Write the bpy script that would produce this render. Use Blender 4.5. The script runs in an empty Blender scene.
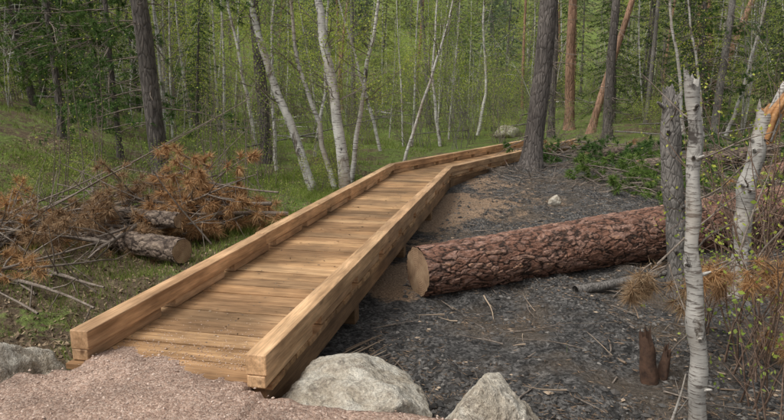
import bpy, math, numpy as np, random
from mathutils import Vector
rng=np.random.default_rng(7); random.seed(7)
scene=bpy.context.scene
# ------------------------------------------------------------ noise helpers
def _h(ix,iy,iz,seed=0):
    n=(ix.astype(np.int64)*73856093)^(iy.astype(np.int64)*19349663)^(iz.astype(np.int64)*83492791)^(seed*265443)
    n=n&0xffffffff
    n=((n^(n>>13))*1274126177)&0xffffffff
    n=n^(n>>16)
    return (n&0xffffff)/16777215.
def vnoise(x,y,z=0.,seed=0):
    x,y,z=np.broadcast_arrays(np.asarray(x,float),np.asarray(y,float),np.asarray(z,float))
    fx,fy,fz=np.floor(x),np.floor(y),np.floor(z)
    ix,iy,iz=fx.astype(np.int64),fy.astype(np.int64),fz.astype(np.int64)
    u,v,w=x-fx,y-fy,z-fz
    u=u*u*(3-2*u);v=v*v*(3-2*v);w=w*w*(3-2*w)
    r=0
    for a in (0,1):
        for b in (0,1):
            for c in (0,1):
                r=r+_h(ix+a,iy+b,iz+c,seed)*(u if a else 1-u)*(v if b else 1-v)*(w if c else 1-w)
    return r*2-1
def fbm(x,y,z=0.,o=4,seed=0):
    r=0;a=1.;f=1.
    for i in range(o):
        r=r+a*vnoise(np.asarray(x)*f+i*7.3,np.asarray(y)*f+i*3.1,np.asarray(z)*f,seed+i);a*=.5;f*=2.03
    return r
def voro(x,y,z):
    ix,iy,iz=[np.floor(q).astype(np.int64) for q in (x,y,z)]
    f1=np.full(x.shape,9.);f2=np.full(x.shape,9.);idc=np.zeros(x.shape)
    for a in (-1,0,1):
        for b in (-1,0,1):
            for c in (-1,0,1):
                jx,jy,jz=ix+a,iy+b,iz+c
                px=jx+_h(jx,jy,jz,1);py=jy+_h(jx,jy,jz,2);pz=jz+_h(jx,jy,jz,3)
                d=np.sqrt((px-x)**2+(py-y)**2+(pz-z)**2)
                m=d<f1
                f2=np.where(m,f1,np.minimum(f2,d));idc=np.where(m,_h(jx,jy,jz,4),idc);f1=np.where(m,d,f1)
    return f1,f2,idc
def sm(t):
    t=np.clip(t,0,1);return t*t*(3-2*t)
def unit(v):
    return v/np.maximum(np.linalg.norm(v,axis=-1,keepdims=True),1e-9)
# ------------------------------------------------------------ mesh builder
class MB:
    def __init__(s): s.v=[];s.f=[];s.n=0
    def add(s,v,f,mat=0,smooth=False):
        v=np.asarray(v,float).reshape(-1,3);f=np.asarray(f,np.int64)
        s.v.append(v);s.f.append((f+s.n,mat,smooth));s.n+=len(v)
    def mesh(s,name,mats):
        me=bpy.data.meshes.new(name)
        v=np.concatenate(s.v)
        me.vertices.add(len(v));me.vertices.foreach_set("co",v.astype(np.float32).ravel())
        lv=np.concatenate([f.ravel() for f,_,_ in s.f])
        tot=np.concatenate([np.full(len(f),f.shape[1]) for f,_,_ in s.f])
        st=np.concatenate([[0],np.cumsum(tot)[:-1]])
        me.loops.add(len(lv));me.loops.foreach_set("vertex_index",lv.astype(np.int32))
        me.polygons.add(len(tot));me.polygons.foreach_set("loop_start",st.astype(np.int32))
        me.polygons.foreach_set("material_index",np.concatenate([np.full(len(f),m) for f,m,_ in s.f]).astype(np.int32))
        me.polygons.foreach_set("use_smooth",np.concatenate([np.full(len(f),sm_) for f,_,sm_ in s.f]).astype(bool))
        for m in mats: me.materials.append(m)
        me.update(calc_edges=True)
        return me
    def obj(s,name,mats,parent=None,loc=(0,0,0),rotz=0):
        o=bpy.data.objects.new(name,s.mesh(name,mats));scene.collection.objects.link(o)
        o.location=loc;o.rotation_euler=(0,0,rotz)
        if parent: o.parent=parent
        return o
    def tube(s,pts,rad,seg=8,mat=0,cap=True,wob=0.,jag=0.,capmat=None):
        pts=np.asarray(pts,float);n=len(pts);rad=np.broadcast_to(np.asarray(rad,float),(n,))
        t=unit(np.gradient(pts,axis=0))
        ref=np.array([1.,0,0]) if abs(t[:,0]).mean()<.8 else np.array([0,1.,0])
        a=unit(np.cross(t,ref));b=np.cross(t,a)
        th=np.arange(seg)/seg*2*np.pi
        R=rad[:,None]*np.ones(seg)
        if wob: R=R*(1+wob*fbm(pts[:,None,2]*2+np.cos(th)*1.3,np.sin(th)*1.3+pts[:,None,0],pts[:,None,1],3))
        v=pts[:,None]+R[...,None]*(np.cos(th)[None,:,None]*a[:,None]+np.sin(th)[None,:,None]*b[:,None])
        if jag:
            jz=jag*(.5*np.sin(th+1)+.9*rng.random(seg)**2);v[-1]+=t[-1][None]*jz[:,None];v[-2]+=t[-1][None]*jz[:,None]*.4
        i=np.arange(n-1)[:,None]*seg;j=np.arange(seg)[None];k=(j+1)%seg
        f=np.stack([i+j,i+k,i+seg+k,i+seg+j],-1).reshape(-1,4)
        s.add(v.reshape(-1,3),f,mat,True)
        if cap and seg>4:
            c=np.concatenate([v[-1],[pts[-1]+t[-1]*(rad[-1]*.3 if not jag else -jag*.8)]])
            s.add(c,np.stack([np.arange(seg),(np.arange(seg)+1)%seg,np.full(seg,seg)],-1),mat if capmat is None else capmat)
    def prism(s,c,z0,z1,mat=0):
        c=[(p[0],p[1]) for p in c]
        v=[(x,y,z0) for x,y in c]+[(x,y,z1) for x,y in c]
        s.add(v,[(3,2,1,0),(4,5,6,7),(0,1,5,4),(1,2,6,5),(2,3,7,6),(3,0,4,7)],mat)
    def cards(s,c,L,W,mat=0,axis=None,k=1.0,flat=0.):
        c=np.asarray(c,float);N=len(c)
        if N==0:return
        a=rng.normal(size=(N,3));a[:,2]*=(1-flat)
        if axis is not None: a=a*k*.6+np.asarray(axis)
        a=unit(a);b=unit(np.cross(a,rng.normal(size=(N,3))))
        L=np.broadcast_to(L,(N,))[:,None]*rng.uniform(.6,1.3,(N,1))*.5;W=np.broadcast_to(W,(N,))[:,None]*rng.uniform(.6,1.3,(N,1))*.5
        v=np.stack([c-a*L,c+b*W,c+a*L,c-b*W],1).reshape(-1,3)
        s.add(v,np.arange(4*N).reshape(-1,4),mat)
    def needles(s,c,axis,n,L,w,mat=0,spread=.9):
        c=np.repeat(np.asarray(c,float),n,0);ax=np.repeat(np.asarray(axis,float),n,0);N=len(c)
        if N==0:return
        d=unit(ax+rng.normal(size=(N,3))*spread)
        c=c-ax*rng.uniform(0,.6,(N,1))*L
        b=unit(np.cross(d,rng.normal(size=(N,3))))*w*.5
        l=L*rng.uniform(.6,1.15,(N,1))
        v=np.stack([c-b,c+b,c+d*l-np.array([0,0,1.])*l*.12],1).reshape(-1,3)
        s.add(v,np.arange(3*N).reshape(-1,3),mat)
    def octa(s,c,size,mat=0,flat=.6):
        c=np.asarray(c,float);N=len(c)
        base=np.array([[1,0,0],[0,1,0],[-1,0,0],[0,-1,0],[0,0,1],[0,0,-1.]])
        ang=rng.uniform(0,6.28,N);sc=np.broadcast_to(size,(N,))[:,None,None]*rng.uniform(.5,1.3,(N,6,1))
        v=base[None]*sc*np.array([1,rng.uniform(.6,1),flat])
        x=v[...,0]*np.cos(ang)[:,None]-v[...,1]*np.sin(ang)[:,None];y=v[...,0]*np.sin(ang)[:,None]+v[...,1]*np.cos(ang)[:,None]
        v=np.stack([x,y,v[...,2]],-1)+c[:,None]
        f=np.array([[0,1,4],[1,2,4],[2,3,4],[3,0,4],[1,0,5],[2,1,5],[3,2,5],[0,3,5]])
        s.add(v.reshape(-1,3),(f[None]+np.arange(N)[:,None,None]*6).reshape(-1,3),mat)
def empty(name,parent=None):
    e=bpy.data.objects.new(name,None);scene.collection.objects.link(e)
    if parent:e.parent=parent
    return e
# ------------------------------------------------------------ materials
class NT:
    def __init__(s,name):
        s.m=bpy.data.materials.new(name);s.m.use_nodes=True;s.t=s.m.node_tree;s.b=s.t.nodes["Principled BSDF"];s.out=s.t.nodes["Material Output"]
        s.b.inputs["Roughness"].default_value=.8
        s.b.inputs["Specular IOR Level"].default_value=.3
    def n(s,typ,**k):
        nd=s.t.nodes.new(typ)
        for a,v in k.items(): setattr(nd,a,v)
        return nd
    def l(s,a,b): s.t.links.new(a,b)
    def coord(s,scale=(1,1,1),island=False,kind="Object"):
        tc=s.n("ShaderNodeTexCoord");o=tc.outputs[kind]
        if island:
            g=s.n("ShaderNodeNewGeometry");va=s.n("ShaderNodeVectorMath",operation="SCALE");va.inputs[0].default_value=(37,53,71)
            s.l(g.outputs["Random Per Island"],va.inputs["Scale"])
            ad=s.n("ShaderNodeVectorMath",operation="ADD");s.l(o,ad.inputs[0]);s.l(va.outputs[0],ad.inputs[1]);o=ad.outputs[0]
        mp=s.n("ShaderNodeMapping");mp.inputs["Scale"].default_value=scale;s.l(o,mp.inputs["Vector"]);return mp.outputs[0]
    def noise(s,vec,scale,detail=5,rough=.6,dist=0):
        nd=s.n("ShaderNodeTexNoise");nd.inputs["Scale"].default_value=scale;nd.inputs["Detail"].default_value=detail
        nd.inputs["Roughness"].default_value=rough;nd.inputs["Distortion"].default_value=dist;s.l(vec,nd.inputs["Vector"]);return nd.outputs["Fac"]
    def voro(s,vec,scale,feature="F1",out="Distance"):
        nd=s.n("ShaderNodeTexVoronoi",feature=feature);nd.inputs["Scale"].default_value=scale;s.l(vec,nd.inputs["Vector"]);return nd.outputs[out]
    def ramp(s,fac,stops):
        r=s.n("ShaderNodeValToRGB");e=r.color_ramp.elements
        while len(e)<len(stops): e.new(.5)
        for i,(p,c) in enumerate(stops):
            e[i].position=p;e[i].color=(*c,1) if not isinstance(c,(int,float)) else (c,c,c,1)
        s.l(fac,r.inputs[0]);return r.outputs[0]
    def mix(s,fac,a,b,mode="MIX"):
        m=s.n("ShaderNodeMix",data_type="RGBA",blend_type=mode)
        for sock,v in ((m.inputs[0],fac),(m.inputs[6],a),(m.inputs[7],b)):
            if isinstance(v,(int,float)): sock.default_value=v
            elif isinstance(v,tuple): sock.default_value=(*v,1)
            else: s.l(v,sock)
        return m.outputs[2]
    def math(s,op,a,b=0.):
        m=s.n("ShaderNodeMath",operation=op)
        for sock,v in ((m.inputs[0],a),(m.inputs[1],b)):
            if isinstance(v,(int,float)): sock.default_value=v
            else: s.l(v,sock)
        return m.outputs[0]
    def bump(s,h,strength=.5,dist=.02):
        b=s.n("ShaderNodeBump");b.inputs["Strength"].default_value=strength;b.inputs["Distance"].default_value=dist
        s.l(h,b.inputs["Height"]);s.l(b.outputs[0],s.b.inputs["Normal"])
    def col(s,c): s.l(c,s.b.inputs["Base Color"])
    def island(s): return s.n("ShaderNodeNewGeometry").outputs["Random Per Island"]
def leafmat(name,c1,c2,c3,tr=.35,ns=0):
    t=NT(name)
    c=t.ramp(t.island(),[(0,c1),(.5,c2),(1,c3)])
    oi=t.n("ShaderNodeObjectInfo").outputs["Random"]
    c=t.mix(1,c,t.ramp(oi,[(0,(.66,.74,.76)),(.5,(1,1,1)),(1,(1.3,1.18,.95))]),"MULTIPLY")
    if ns: c=t.mix(1,c,t.ramp(t.noise(t.coord(),ns,2),[(.3,.7),(.7,1.3)]),"MULTIPLY")
    df=t.n("ShaderNodeBsdfDiffuse");t.l(c,df.inputs[0])
    tl=t.n("ShaderNodeBsdfTranslucent");t.l(c,tl.inputs[0])
    mx=t.n("ShaderNodeMixShader");mx.inputs[0].default_value=tr
    t.l(df.outputs[0],mx.inputs[1]);t.l(tl.outputs[0],mx.inputs[2]);t.l(mx.outputs[0],t.out.inputs[0])
    return t.m
def woodmat(name,along,c1,c2,c3,isl=True,stain=.6):
    t=NT(name);sc={'x':(1.2,22,22),'y':(22,1.2,22)}[along]
    v=t.coord(sc,isl);g=t.noise(v,1.0,5,.65,.6)
    c=t.ramp(g,[(.25,c1),(.5,c2),(.75,c3)])
    pv=t.ramp(t.island(),[(0,(.60,.57,.55)),(.25,(1.08,.96,.84)),(.5,(.80,.77,.75)),(.75,(1.15,1.06,.94)),(1,(1.34,1.31,1.25))])
    c=t.mix(1,c,pv,"MULTIPLY")
    st=t.noise(t.coord((1,1,1)),1.3,4,.6)
    c=t.mix(1,c,t.ramp(st,[(.38,stain),(.62,1.12)]),"MULTIPLY")
    st2=t.noise(t.coord({'x':(1.5,7,7),'y':(7,1.5,7)}[along],isl),1.,4,.6)
    c=t.mix(1,c,t.ramp(st2,[(.35,(.68,.64,.60)),(.6,(1.1,1.08,1.05))]),"MULTIPLY")
    fine=t.noise(t.coord((sc[0]*4,sc[1]*4,60),isl),1,2)
    c=t.mix(1,c,t.ramp(fine,[(.3,.74),(.6,1.06)]),"MULTIPLY")
    kn=t.voro(t.coord({'x':(1.6,5,5),'y':(5,1.6,5)}[along],isl),1.0)
    c=t.mix(t.ramp(kn,[(.05,.8),(.13,0.)]),c,(.10,.05,.025))
    t.col(c);t.b.inputs["Roughness"].default_value=.5;t.bump(g,.3,.006)
    return t.m
def barkmat(name,c1,c2,c3,sc=(9,9,2.2),bs=.9,simple=False):
    t=NT(name);v=t.coord(sc)
    n1=t.noise(v,1,2 if simple else 6,.75,0 if simple else 1.2)
    c=t.ramp(n1,[(.3,c1),(.5,c2),(.72,c3)])
    t.b.inputs["Roughness"].default_value=.95
    if simple: t.col(c);return t.m
    vo=t.voro(v,1.6,"DISTANCE_TO_EDGE")
    c=t.mix(t.ramp(vo,[(0.0,.6),(.10,0.)]),c,tuple(q*.45 for q in c1))
    c=t.mix(1,c,t.ramp(t.noise(t.coord(),.8,2),[(.35,.75),(.65,1.2)]),"MULTIPLY")
    t.col(c)
    h=t.math("ADD",t.math("MULTIPLY",n1,1.2),t.ramp(vo,[(0,0.),(.15,.6)]));t.bump(h,bs,.03);return t.m
def birchmat(name,w=(.62,.60,.55),f=1.):
    t=NT(name)
    c=t.ramp(t.noise(t.coord(),3,3),[(.35,tuple(q*.66 for q in w)),(.6,w)])
    b=t.noise(t.coord((5*f,5*f,34*f)),1,4,.65);c=t.mix(t.ramp(b,[(.53,0.),(.61,.85)]),c,(.09,.07,.058))
    p=t.noise(t.coord((4*f,4*f,2.2*f)),1,5,.7,.6);c=t.mix(t.ramp(p,[(.55,0.),(.63,.95)]),c,(.06,.05,.043))
    c=t.mix(t.ramp(t.noise(t.coord((2,2,.8)),1,3),[(.48,0.),(.66,.65)]),c,(.32,.245,.175))
    t.col(c);t.bump(b,.4,.012);t.b.inputs["Roughness"].default_value=.7;return t.m
M={}
M['pine_leaf']=leafmat("conifer_needles",(.035,.065,.022),(.07,.12,.04),(.14,.195,.07),.35)
M['pine_haze']=leafmat("conifer_needles_haze",(.14,.185,.115),(.20,.25,.145),(.30,.34,.19),.4)  # paler, greyer than near needles: distance haze painted into the leaf colour
M['bough']=leafmat("green_pine_needles",(.05,.10,.03),(.10,.175,.05),(.2,.28,.10),.3)
M['leaf']=leafmat("spring_leaves",(.26,.34,.055),(.39,.47,.10),(.53,.58,.17),.5)
M['leaf2']=leafmat("shrub_leaves",(.16,.22,.055),(.26,.33,.09),(.39,.43,.15),.5)
M['dead']=leafmat("dead_pine_needles",(.20,.115,.065),(.38,.235,.13),(.56,.40,.25),.25)
M['grass']=leafmat("grass_blades",(.12,.175,.035),(.19,.27,.06),(.33,.36,.14),.45,.8)
M['bark']=barkmat("pine_bark",(.07,.06,.054),(.14,.122,.11),(.24,.21,.185))
M['bark_red']=barkmat("ponderosa_bark",(.2,.115,.075),(.35,.21,.14),(.46,.30,.21),(6,6,1.4))
M['bark_grey']=barkmat("grey_bark",(.11,.10,.088),(.22,.20,.18),(.34,.32,.29),(14,14,5),.6)
M['birch']=birchmat("birch_bark")
M['birch_near']=birchmat("birch_bark_near",(.50,.475,.43),2.0)
M['twig']=barkmat("twig_bark",(.11,.085,.065),(.19,.155,.125),(.28,.235,.195),(20,20,20),.3,True)
M['redtwig']=barkmat("red_twig",(.10,.06,.045),(.18,.12,.085),(.26,.185,.14),(20,20,20),.3,True)
M['plank']=woodmat("deck_wood",'x',(.24,.15,.08),(.42,.275,.155),(.58,.41,.245),True,.64)
M['curb']=woodmat("curb_wood",'y',(.36,.235,.135),(.56,.39,.245),(.69,.515,.345),True,.80)
M['beam']=woodmat("beam_wood",'y',(.13,.08,.05),(.23,.15,.09),(.32,.225,.14),True,.6)
M['sleeper']=woodmat("sleeper_wood",'x',(.12,.08,.05),(.22,.15,.09),(.3,.21,.13),True,.6)
def simple(name,c1,c2,sc=8,rough=.8,isl=False,bs=.4):
    t=NT(name)
    f=t.island() if isl else t.noise(t.coord(),sc,6,.65)
    c=t.ramp(f,[(.0 if isl else .3,c1),(1 if isl else .7,c2)])
    t.col(c);t.b.inputs["Roughness"].default_value=rough
    if not isl:t.bump(f,bs,.02)
    return t.m
M['chip']=simple("wood_chips",(.18,.13,.09),(.5,.39,.28),isl=True)
M['char']=simple("charcoal",(.02,.02,.02),(.10,.09,.08),isl=True)
M['ashpeb']=simple("ash_clods",(.06,.057,.053),(.21,.195,.175),isl=True)
M['pebble']=simple("gravel_stones",(.36,.25,.19),(.68,.54,.45),isl=True)
M['litter']=simple("leaf_litter",(.12,.08,.05),(.40,.30,.19),isl=True)
M['needle_litter']=simple("needle_litter",(.10,.065,.04),(.33,.23,.15),isl=True)
M['nail']=simple("nail_steel",(.05,.05,.05),(.1,.1,.1),rough=.4)
M['charwood']=simple("charred_wood",(.03,.02,.016),(.15,.085,.055),sc=14)
M['torn']=woodmat("torn_wood",'y',(.28,.14,.06),(.48,.27,.12),(.62,.42,.22),False,.8)
# rock
t=NT("granite");v=t.coord();n1=t.noise(v,2.2,7,.72,.4);n2=t.noise(v,45,4,.75);n3=t.noise(v,9,5,.7)
c=t.ramp(n1,[(.3,(.30,.24,.165)),(.45,(.48,.42,.33)),(.58,(.64,.60,.51)),(.72,(.42,.33,.22))])
c=t.mix(t.ramp(n3,[(.52,0.),(.66,.75)]),c,(.18,.145,.11))
c=t.mix(1,c,t.ramp(n2,[(.3,.55),(.65,1.22)]),"MULTIPLY")
t.col(c);t.bump(t.math("ADD",t.math("ADD",n1,t.math("MULTIPLY",n3,.5)),t.math("MULTIPLY",n2,.15)),1.,.09);M['rock']=t.m
# gravel
t=NT("pink_gravel");v=t.coord();vc=t.voro(v,75,"F1","Color");vd=t.voro(v,75);fnz=t.noise(v,30,5,.8)
bw=t.n("ShaderNodeRGBToBW");t.l(vc,bw.inputs[0])
c=t.ramp(bw.outputs[0],[(.15,(.35,.225,.165)),(.5,(.50,.34,.255)),(.85,(.62,.46,.365))])
c=t.mix(1,c,t.ramp(t.noise(v,2.2,5,.7),[(.35,.70),(.65,1.12)]),"MULTIPLY")
c=t.mix(1,c,t.ramp(fnz,[(.35,.65),(.65,1.18)]),"MULTIPLY")
t.col(c);t.bump(t.math("ADD",t.math("MULTIPLY",vd,-.4),fnz),.9,.025);M['gravel']=t.m
# log bark uses attribute
def logbark(name,c1,c2,c3,c4):
    t=NT(name);at=t.n("ShaderNodeAttribute",attribute_name="plate");sp=t.n("ShaderNodeSeparateColor");t.l(at.outputs["Color"],sp.inputs[0])
    fn=t.noise(t.coord((12,26,26)),1,6,.78,.8)
    pc=t.ramp(sp.outputs[1],[(0,c1),(.4,c2),(.7,c3),(1,c4)])
    pc=t.mix(1,pc,t.ramp(fn,[(.32,.42),(.62,1.35)]),"MULTIPLY")
    pc=t.mix(t.ramp(t.noise(t.coord((1,1.4,1.4)),7,6,.75),[(.53,0.),(.62,.7)]),pc,(.05,.033,.026))
    c=t.mix(t.ramp(sp.outputs[0],[(.03,0.),(.24,1.)]),(.03,.019,.014),pc)
    t.col(c);t.bump(fn,1.,.02);t.b.inputs["Roughness"].default_value=.75;return t.m
M['logbark']=logbark("log_bark",(.14,.068,.045),(.25,.125,.082),(.32,.195,.15),(.42,.23,.14))
M['logbark_old']=logbark("old_log_bark",(.10,.072,.052),(.17,.125,.095),(.24,.185,.14),(.3,.22,.155))
# cut end
t=NT("cut_wood_end");v=t.coord()
rg=t.n("ShaderNodeTexWave",wave_type="RINGS",rings_direction="X");rg.inputs["Scale"].default_value=14;rg.inputs["Distortion"].default_value=2.5;rg.inputs["Detail"].default_value=3;t.l(v,rg.inputs[0])
c=t.mix(.35,t.ramp(t.noise(v,5,6,.7),[(.35,(.15,.085,.05)),(.52,(.36,.235,.14)),(.7,(.49,.36,.23))]),t.ramp(rg.outputs["Fac"],[(0,(.18,.10,.06)),(1,(.45,.32,.2))]))
t.col(c);t.bump(rg.outputs["Fac"],.3,.006);M['cut']=t.m
# ground
t=NT("forest_ground");v=t.coord();at=t.n("ShaderNodeAttribute",attribute_name="zone");sp=t.n("ShaderNodeSeparateColor");t.l(at.outputs["Color"],sp.inputs[0])
nb=t.noise(v,.9,4,.65);nm=t.noise(v,6,6,.75);nf=t.noise(v,38,4,.8);vo=t.voro(v,40,"F1","Color");bw=t.n("ShaderNodeRGBToBW");t.l(vo,bw.inputs[0])
litter=t.ramp(nm,[(.3,(.08,.055,.034)),(.5,(.18,.13,.08)),(.7,(.32,.245,.16))])
green=t.ramp(nm,[(.3,(.08,.11,.024)),(.5,(.16,.22,.048)),(.7,(.28,.33,.10))])
ash=t.ramp(nm,[(.30,(.028,.027,.026)),(.44,(.082,.078,.073)),(.58,(.15,.142,.132)),(.72,(.27,.25,.225))])
ash=t.mix(1,ash,t.ramp(bw.outputs[0],[(.3,.5),(.75,1.6)]),"MULTIPLY")
ash=t.mix(t.ramp(nb,[(.48,0.),(.60,.6)]),ash,(.17,.13,.092))
saw=t.ramp(nf,[(.3,(.27,.165,.095)),(.6,(.50,.35,.23)),(.8,(.64,.49,.35))])
def msk(o,k=.9):
    x=t.math("ADD",o,t.math("MULTIPLY",t.math("SUBTRACT",nb,.5),k));x=t.math("ADD",x,t.math("MULTIPLY",t.math("SUBTRACT",nm,.5),k*1.1));return t.ramp(x,[(.40,0.),(.62,1.)])
c=t.mix(msk(sp.outputs[1],1.6),litter,green)
c=t.mix(msk(sp.outputs[0],.9),c,ash)
c=t.mix(t.math("MULTIPLY",msk(sp.outputs[2],1.5),.92),c,saw)
c=t.mix(1,c,t.ramp(nf,[(.32,.45),(.68,1.45)]),"MULTIPLY")
t.col(c);t.bump(t.math("ADD",t.math("MULTIPLY",nm,.8),t.math("MULTIPLY",nf,.5)),1.,.10);t.b.inputs["Roughness"].default_value=.95;M['ground']=t.m
# ------------------------------------------------------------ terrain
def Hs(x,y):
    x=np.asarray(x,float);y=np.asarray(y,float)
    p=.9785*x-.2063*y;s=.2063*x+.9785*y
    zr=-.5+.38*sm((y-9)/8);zl=-.38+.2*sm((y-9)/8)
    z=zl+(zr-zl)*sm((p+3)/1.5)
    hl=np.maximum(-x-4.2-.10*y,0);z=z+np.minimum(.31*hl,6.5+.05*hl)*sm((y-7)/8)
    hr=np.maximum(x-7.5,0);z=z+np.minimum(.08*hr,3.)*sm((y-8)/10)
    z=z+.055*np.maximum(y-27,0)+.26*np.maximum(y-55,0)
    m=sm((3.5-s)/.5)*sm((p+3.6)/.45)*(1-sm((p-.9)/.9))
    z=z*(1-m)-.03*m
    return z
def H(x,y):
    z=Hs(x,y);y=np.asarray(y,float);x=np.asarray(x,float)
    p=.9785*x-.2063*y
    am=np.clip((np.abs(p+2.25)-.8)/.8,.15,1)
    near=1-sm((y-14)/6)
    return z+am*(.09*fbm(x*.9,y*.9,0,3,5)+.048*fbm(x*3.2,y*3.2,0,4,9)*near)+.3*fbm(x*.12,y*.12,0,2,3)*sm((y-18)/12)
def hz(x,y): return float(H(x,y))
def axisgrid(lo,a,b,hi,step,g=1.07):
    mid=list(np.arange(a,b,step));r=[];q=b;d=step
    while q<hi: r.append(q);d*=g;q+=d
    r.append(hi);l=[];q=a;d=step
    while q>lo: d*=g;q-=d;l.append(q)
    return np.array(l[::-1]+mid+r)
gx=axisgrid(-110,-6,7,110,.045);gy=axisgrid(-12,2.5,12,190,.045,1.04)
X,Y=np.meshgrid(gx,gy);Z=H(X,Y)
P=.9785*X-.2063*Y;S=.2063*X+.9785*Y;P2=(X-.64)*.848-(Y-13.97)*.53
rgt=np.minimum(P+2.25,P2)
ash=sm(rgt/.6+.5)*(1-sm((Y-17-.15*X)/5))*(1-sm((X-10)/5))
grass=np.where(rgt<0,.52,.42)*np.ones_like(X)+.14*sm((Y-17)/8)
grass=grass+.55*np.exp(-((X+2.6)**2/2.5+(Y-11.5)**2/9))-.35*np.exp(-((X+3.6)**2/4+(Y-8)**2/5))
saw=np.zeros_like(X)
for (cx,cy,r,a) in [(1.5,12.2,.85,1.),(.75,11,.65,.9),(-.1,7.7,.5,1.1),(.05,7.0,.35,.8),(2.3,14.2,.8,.8),(-.7,5.2,.35,.4),(.3,9.3,.55,.7),(3.2,12.5,.6,.4)]:
    saw+=.9*a*np.exp(-((X-cx)**2+(Y-cy)**2)/(r*r*1.3))
saw=np.maximum(saw,0)
mb=MB();nx,ny=len(gx),len(gy)
i=np.arange(ny-1)[:,None]*nx;j=np.arange(nx-1)[None]
mb.add(np.stack([X,Y,Z],-1).reshape(-1,3),np.stack([i+j,i+j+1,i+nx+j+1,i+nx+j],-1).reshape(-1,4),0,True)
g=mb.obj("ground",[M['ground']])
ca=g.data.color_attributes.new("zone","FLOAT_COLOR","POINT")
ca.data.foreach_set("color",np.stack([ash,grass,np.clip(saw,0,1.3),np.ones_like(X)],-1).astype(np.float32).ravel())
# gravel path sheet
def ps2w(p,s): return .9785*p+.2063*s,-.2063*p+.9785*s
pp=np.linspace(-3.75,1.6,210);ss=np.linspace(-3,4.15,280)
PP,SS=np.meshgrid(pp,ss);XX,YY=ps2w(PP,SS)
edge=3.80-.33*(PP+2.88)/1.15+.06*fbm(PP*3,SS*0,0,2,11)+.04*fbm(PP*14,SS*14,0,2,11)
inside=(PP>-2.86)&(PP<-1.65)
top=.016+.016*fbm(XX*2.5,YY*2.5,0,4,21)+.005*fbm(XX*25,YY*25,0,2,22)
zin=top-.045*sm((SS-edge+.25)/.35)
out_edge=3.36+.1*fbm(PP*3,SS*0,0,2,12)
zout=top-.05-.6*sm((SS-out_edge+.15)/.45)-.6*sm((-3.2-PP)/.4)-.6*sm((PP-.9)/.6)
zz=np.where(inside|((PP>-3.0)&(PP<-1.5)&(SS<3.3)),zin,np.where(SS<3.25,top-.02-.6*sm((-3.2-PP)/.4)-.6*sm((PP-.9)/.6),zout))
mb=MB();nx=len(pp);i=np.arange(len(ss)-1)[:,None]*nx;j=np.arange(nx-1)[None]
mb.add(np.stack([XX,YY,zz],-1).reshape(-1,3),np.stack([i+j,i+j+1,i+nx+j+1,i+nx+j],-1).reshape(-1,4),0,True)
idx=rng.integers(0,zz.size,34000);ok=(SS.ravel()[idx]>1.8)&(zz.ravel()[idx]>-.25)&(zz.ravel()[idx]+0>-.03)
idx=idx[ok];cc=np.stack([XX.ravel()[idx]+rng.normal(0,.02,len(idx)),YY.ravel()[idx]+rng.normal(0,.02,len(idx)),zz.ravel()[idx]+.002],-1)
mb.octa(cc,.003+.013*rng.random(len(idx))**3,1)
N=900;q=np.stack([rng.uniform(-2.84,-1.68,N),3.55+np.abs(rng.normal(0,.34,N))],-1);wx,wy=ps2w(q[:,0],q[:,1]);mb.octa(np.stack([wx,wy,np.full(N,.004)],-1),rng.uniform(.003,.007,N),1)
mb.obj("gravel_path",[M['gravel'],M['pebble']])
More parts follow.
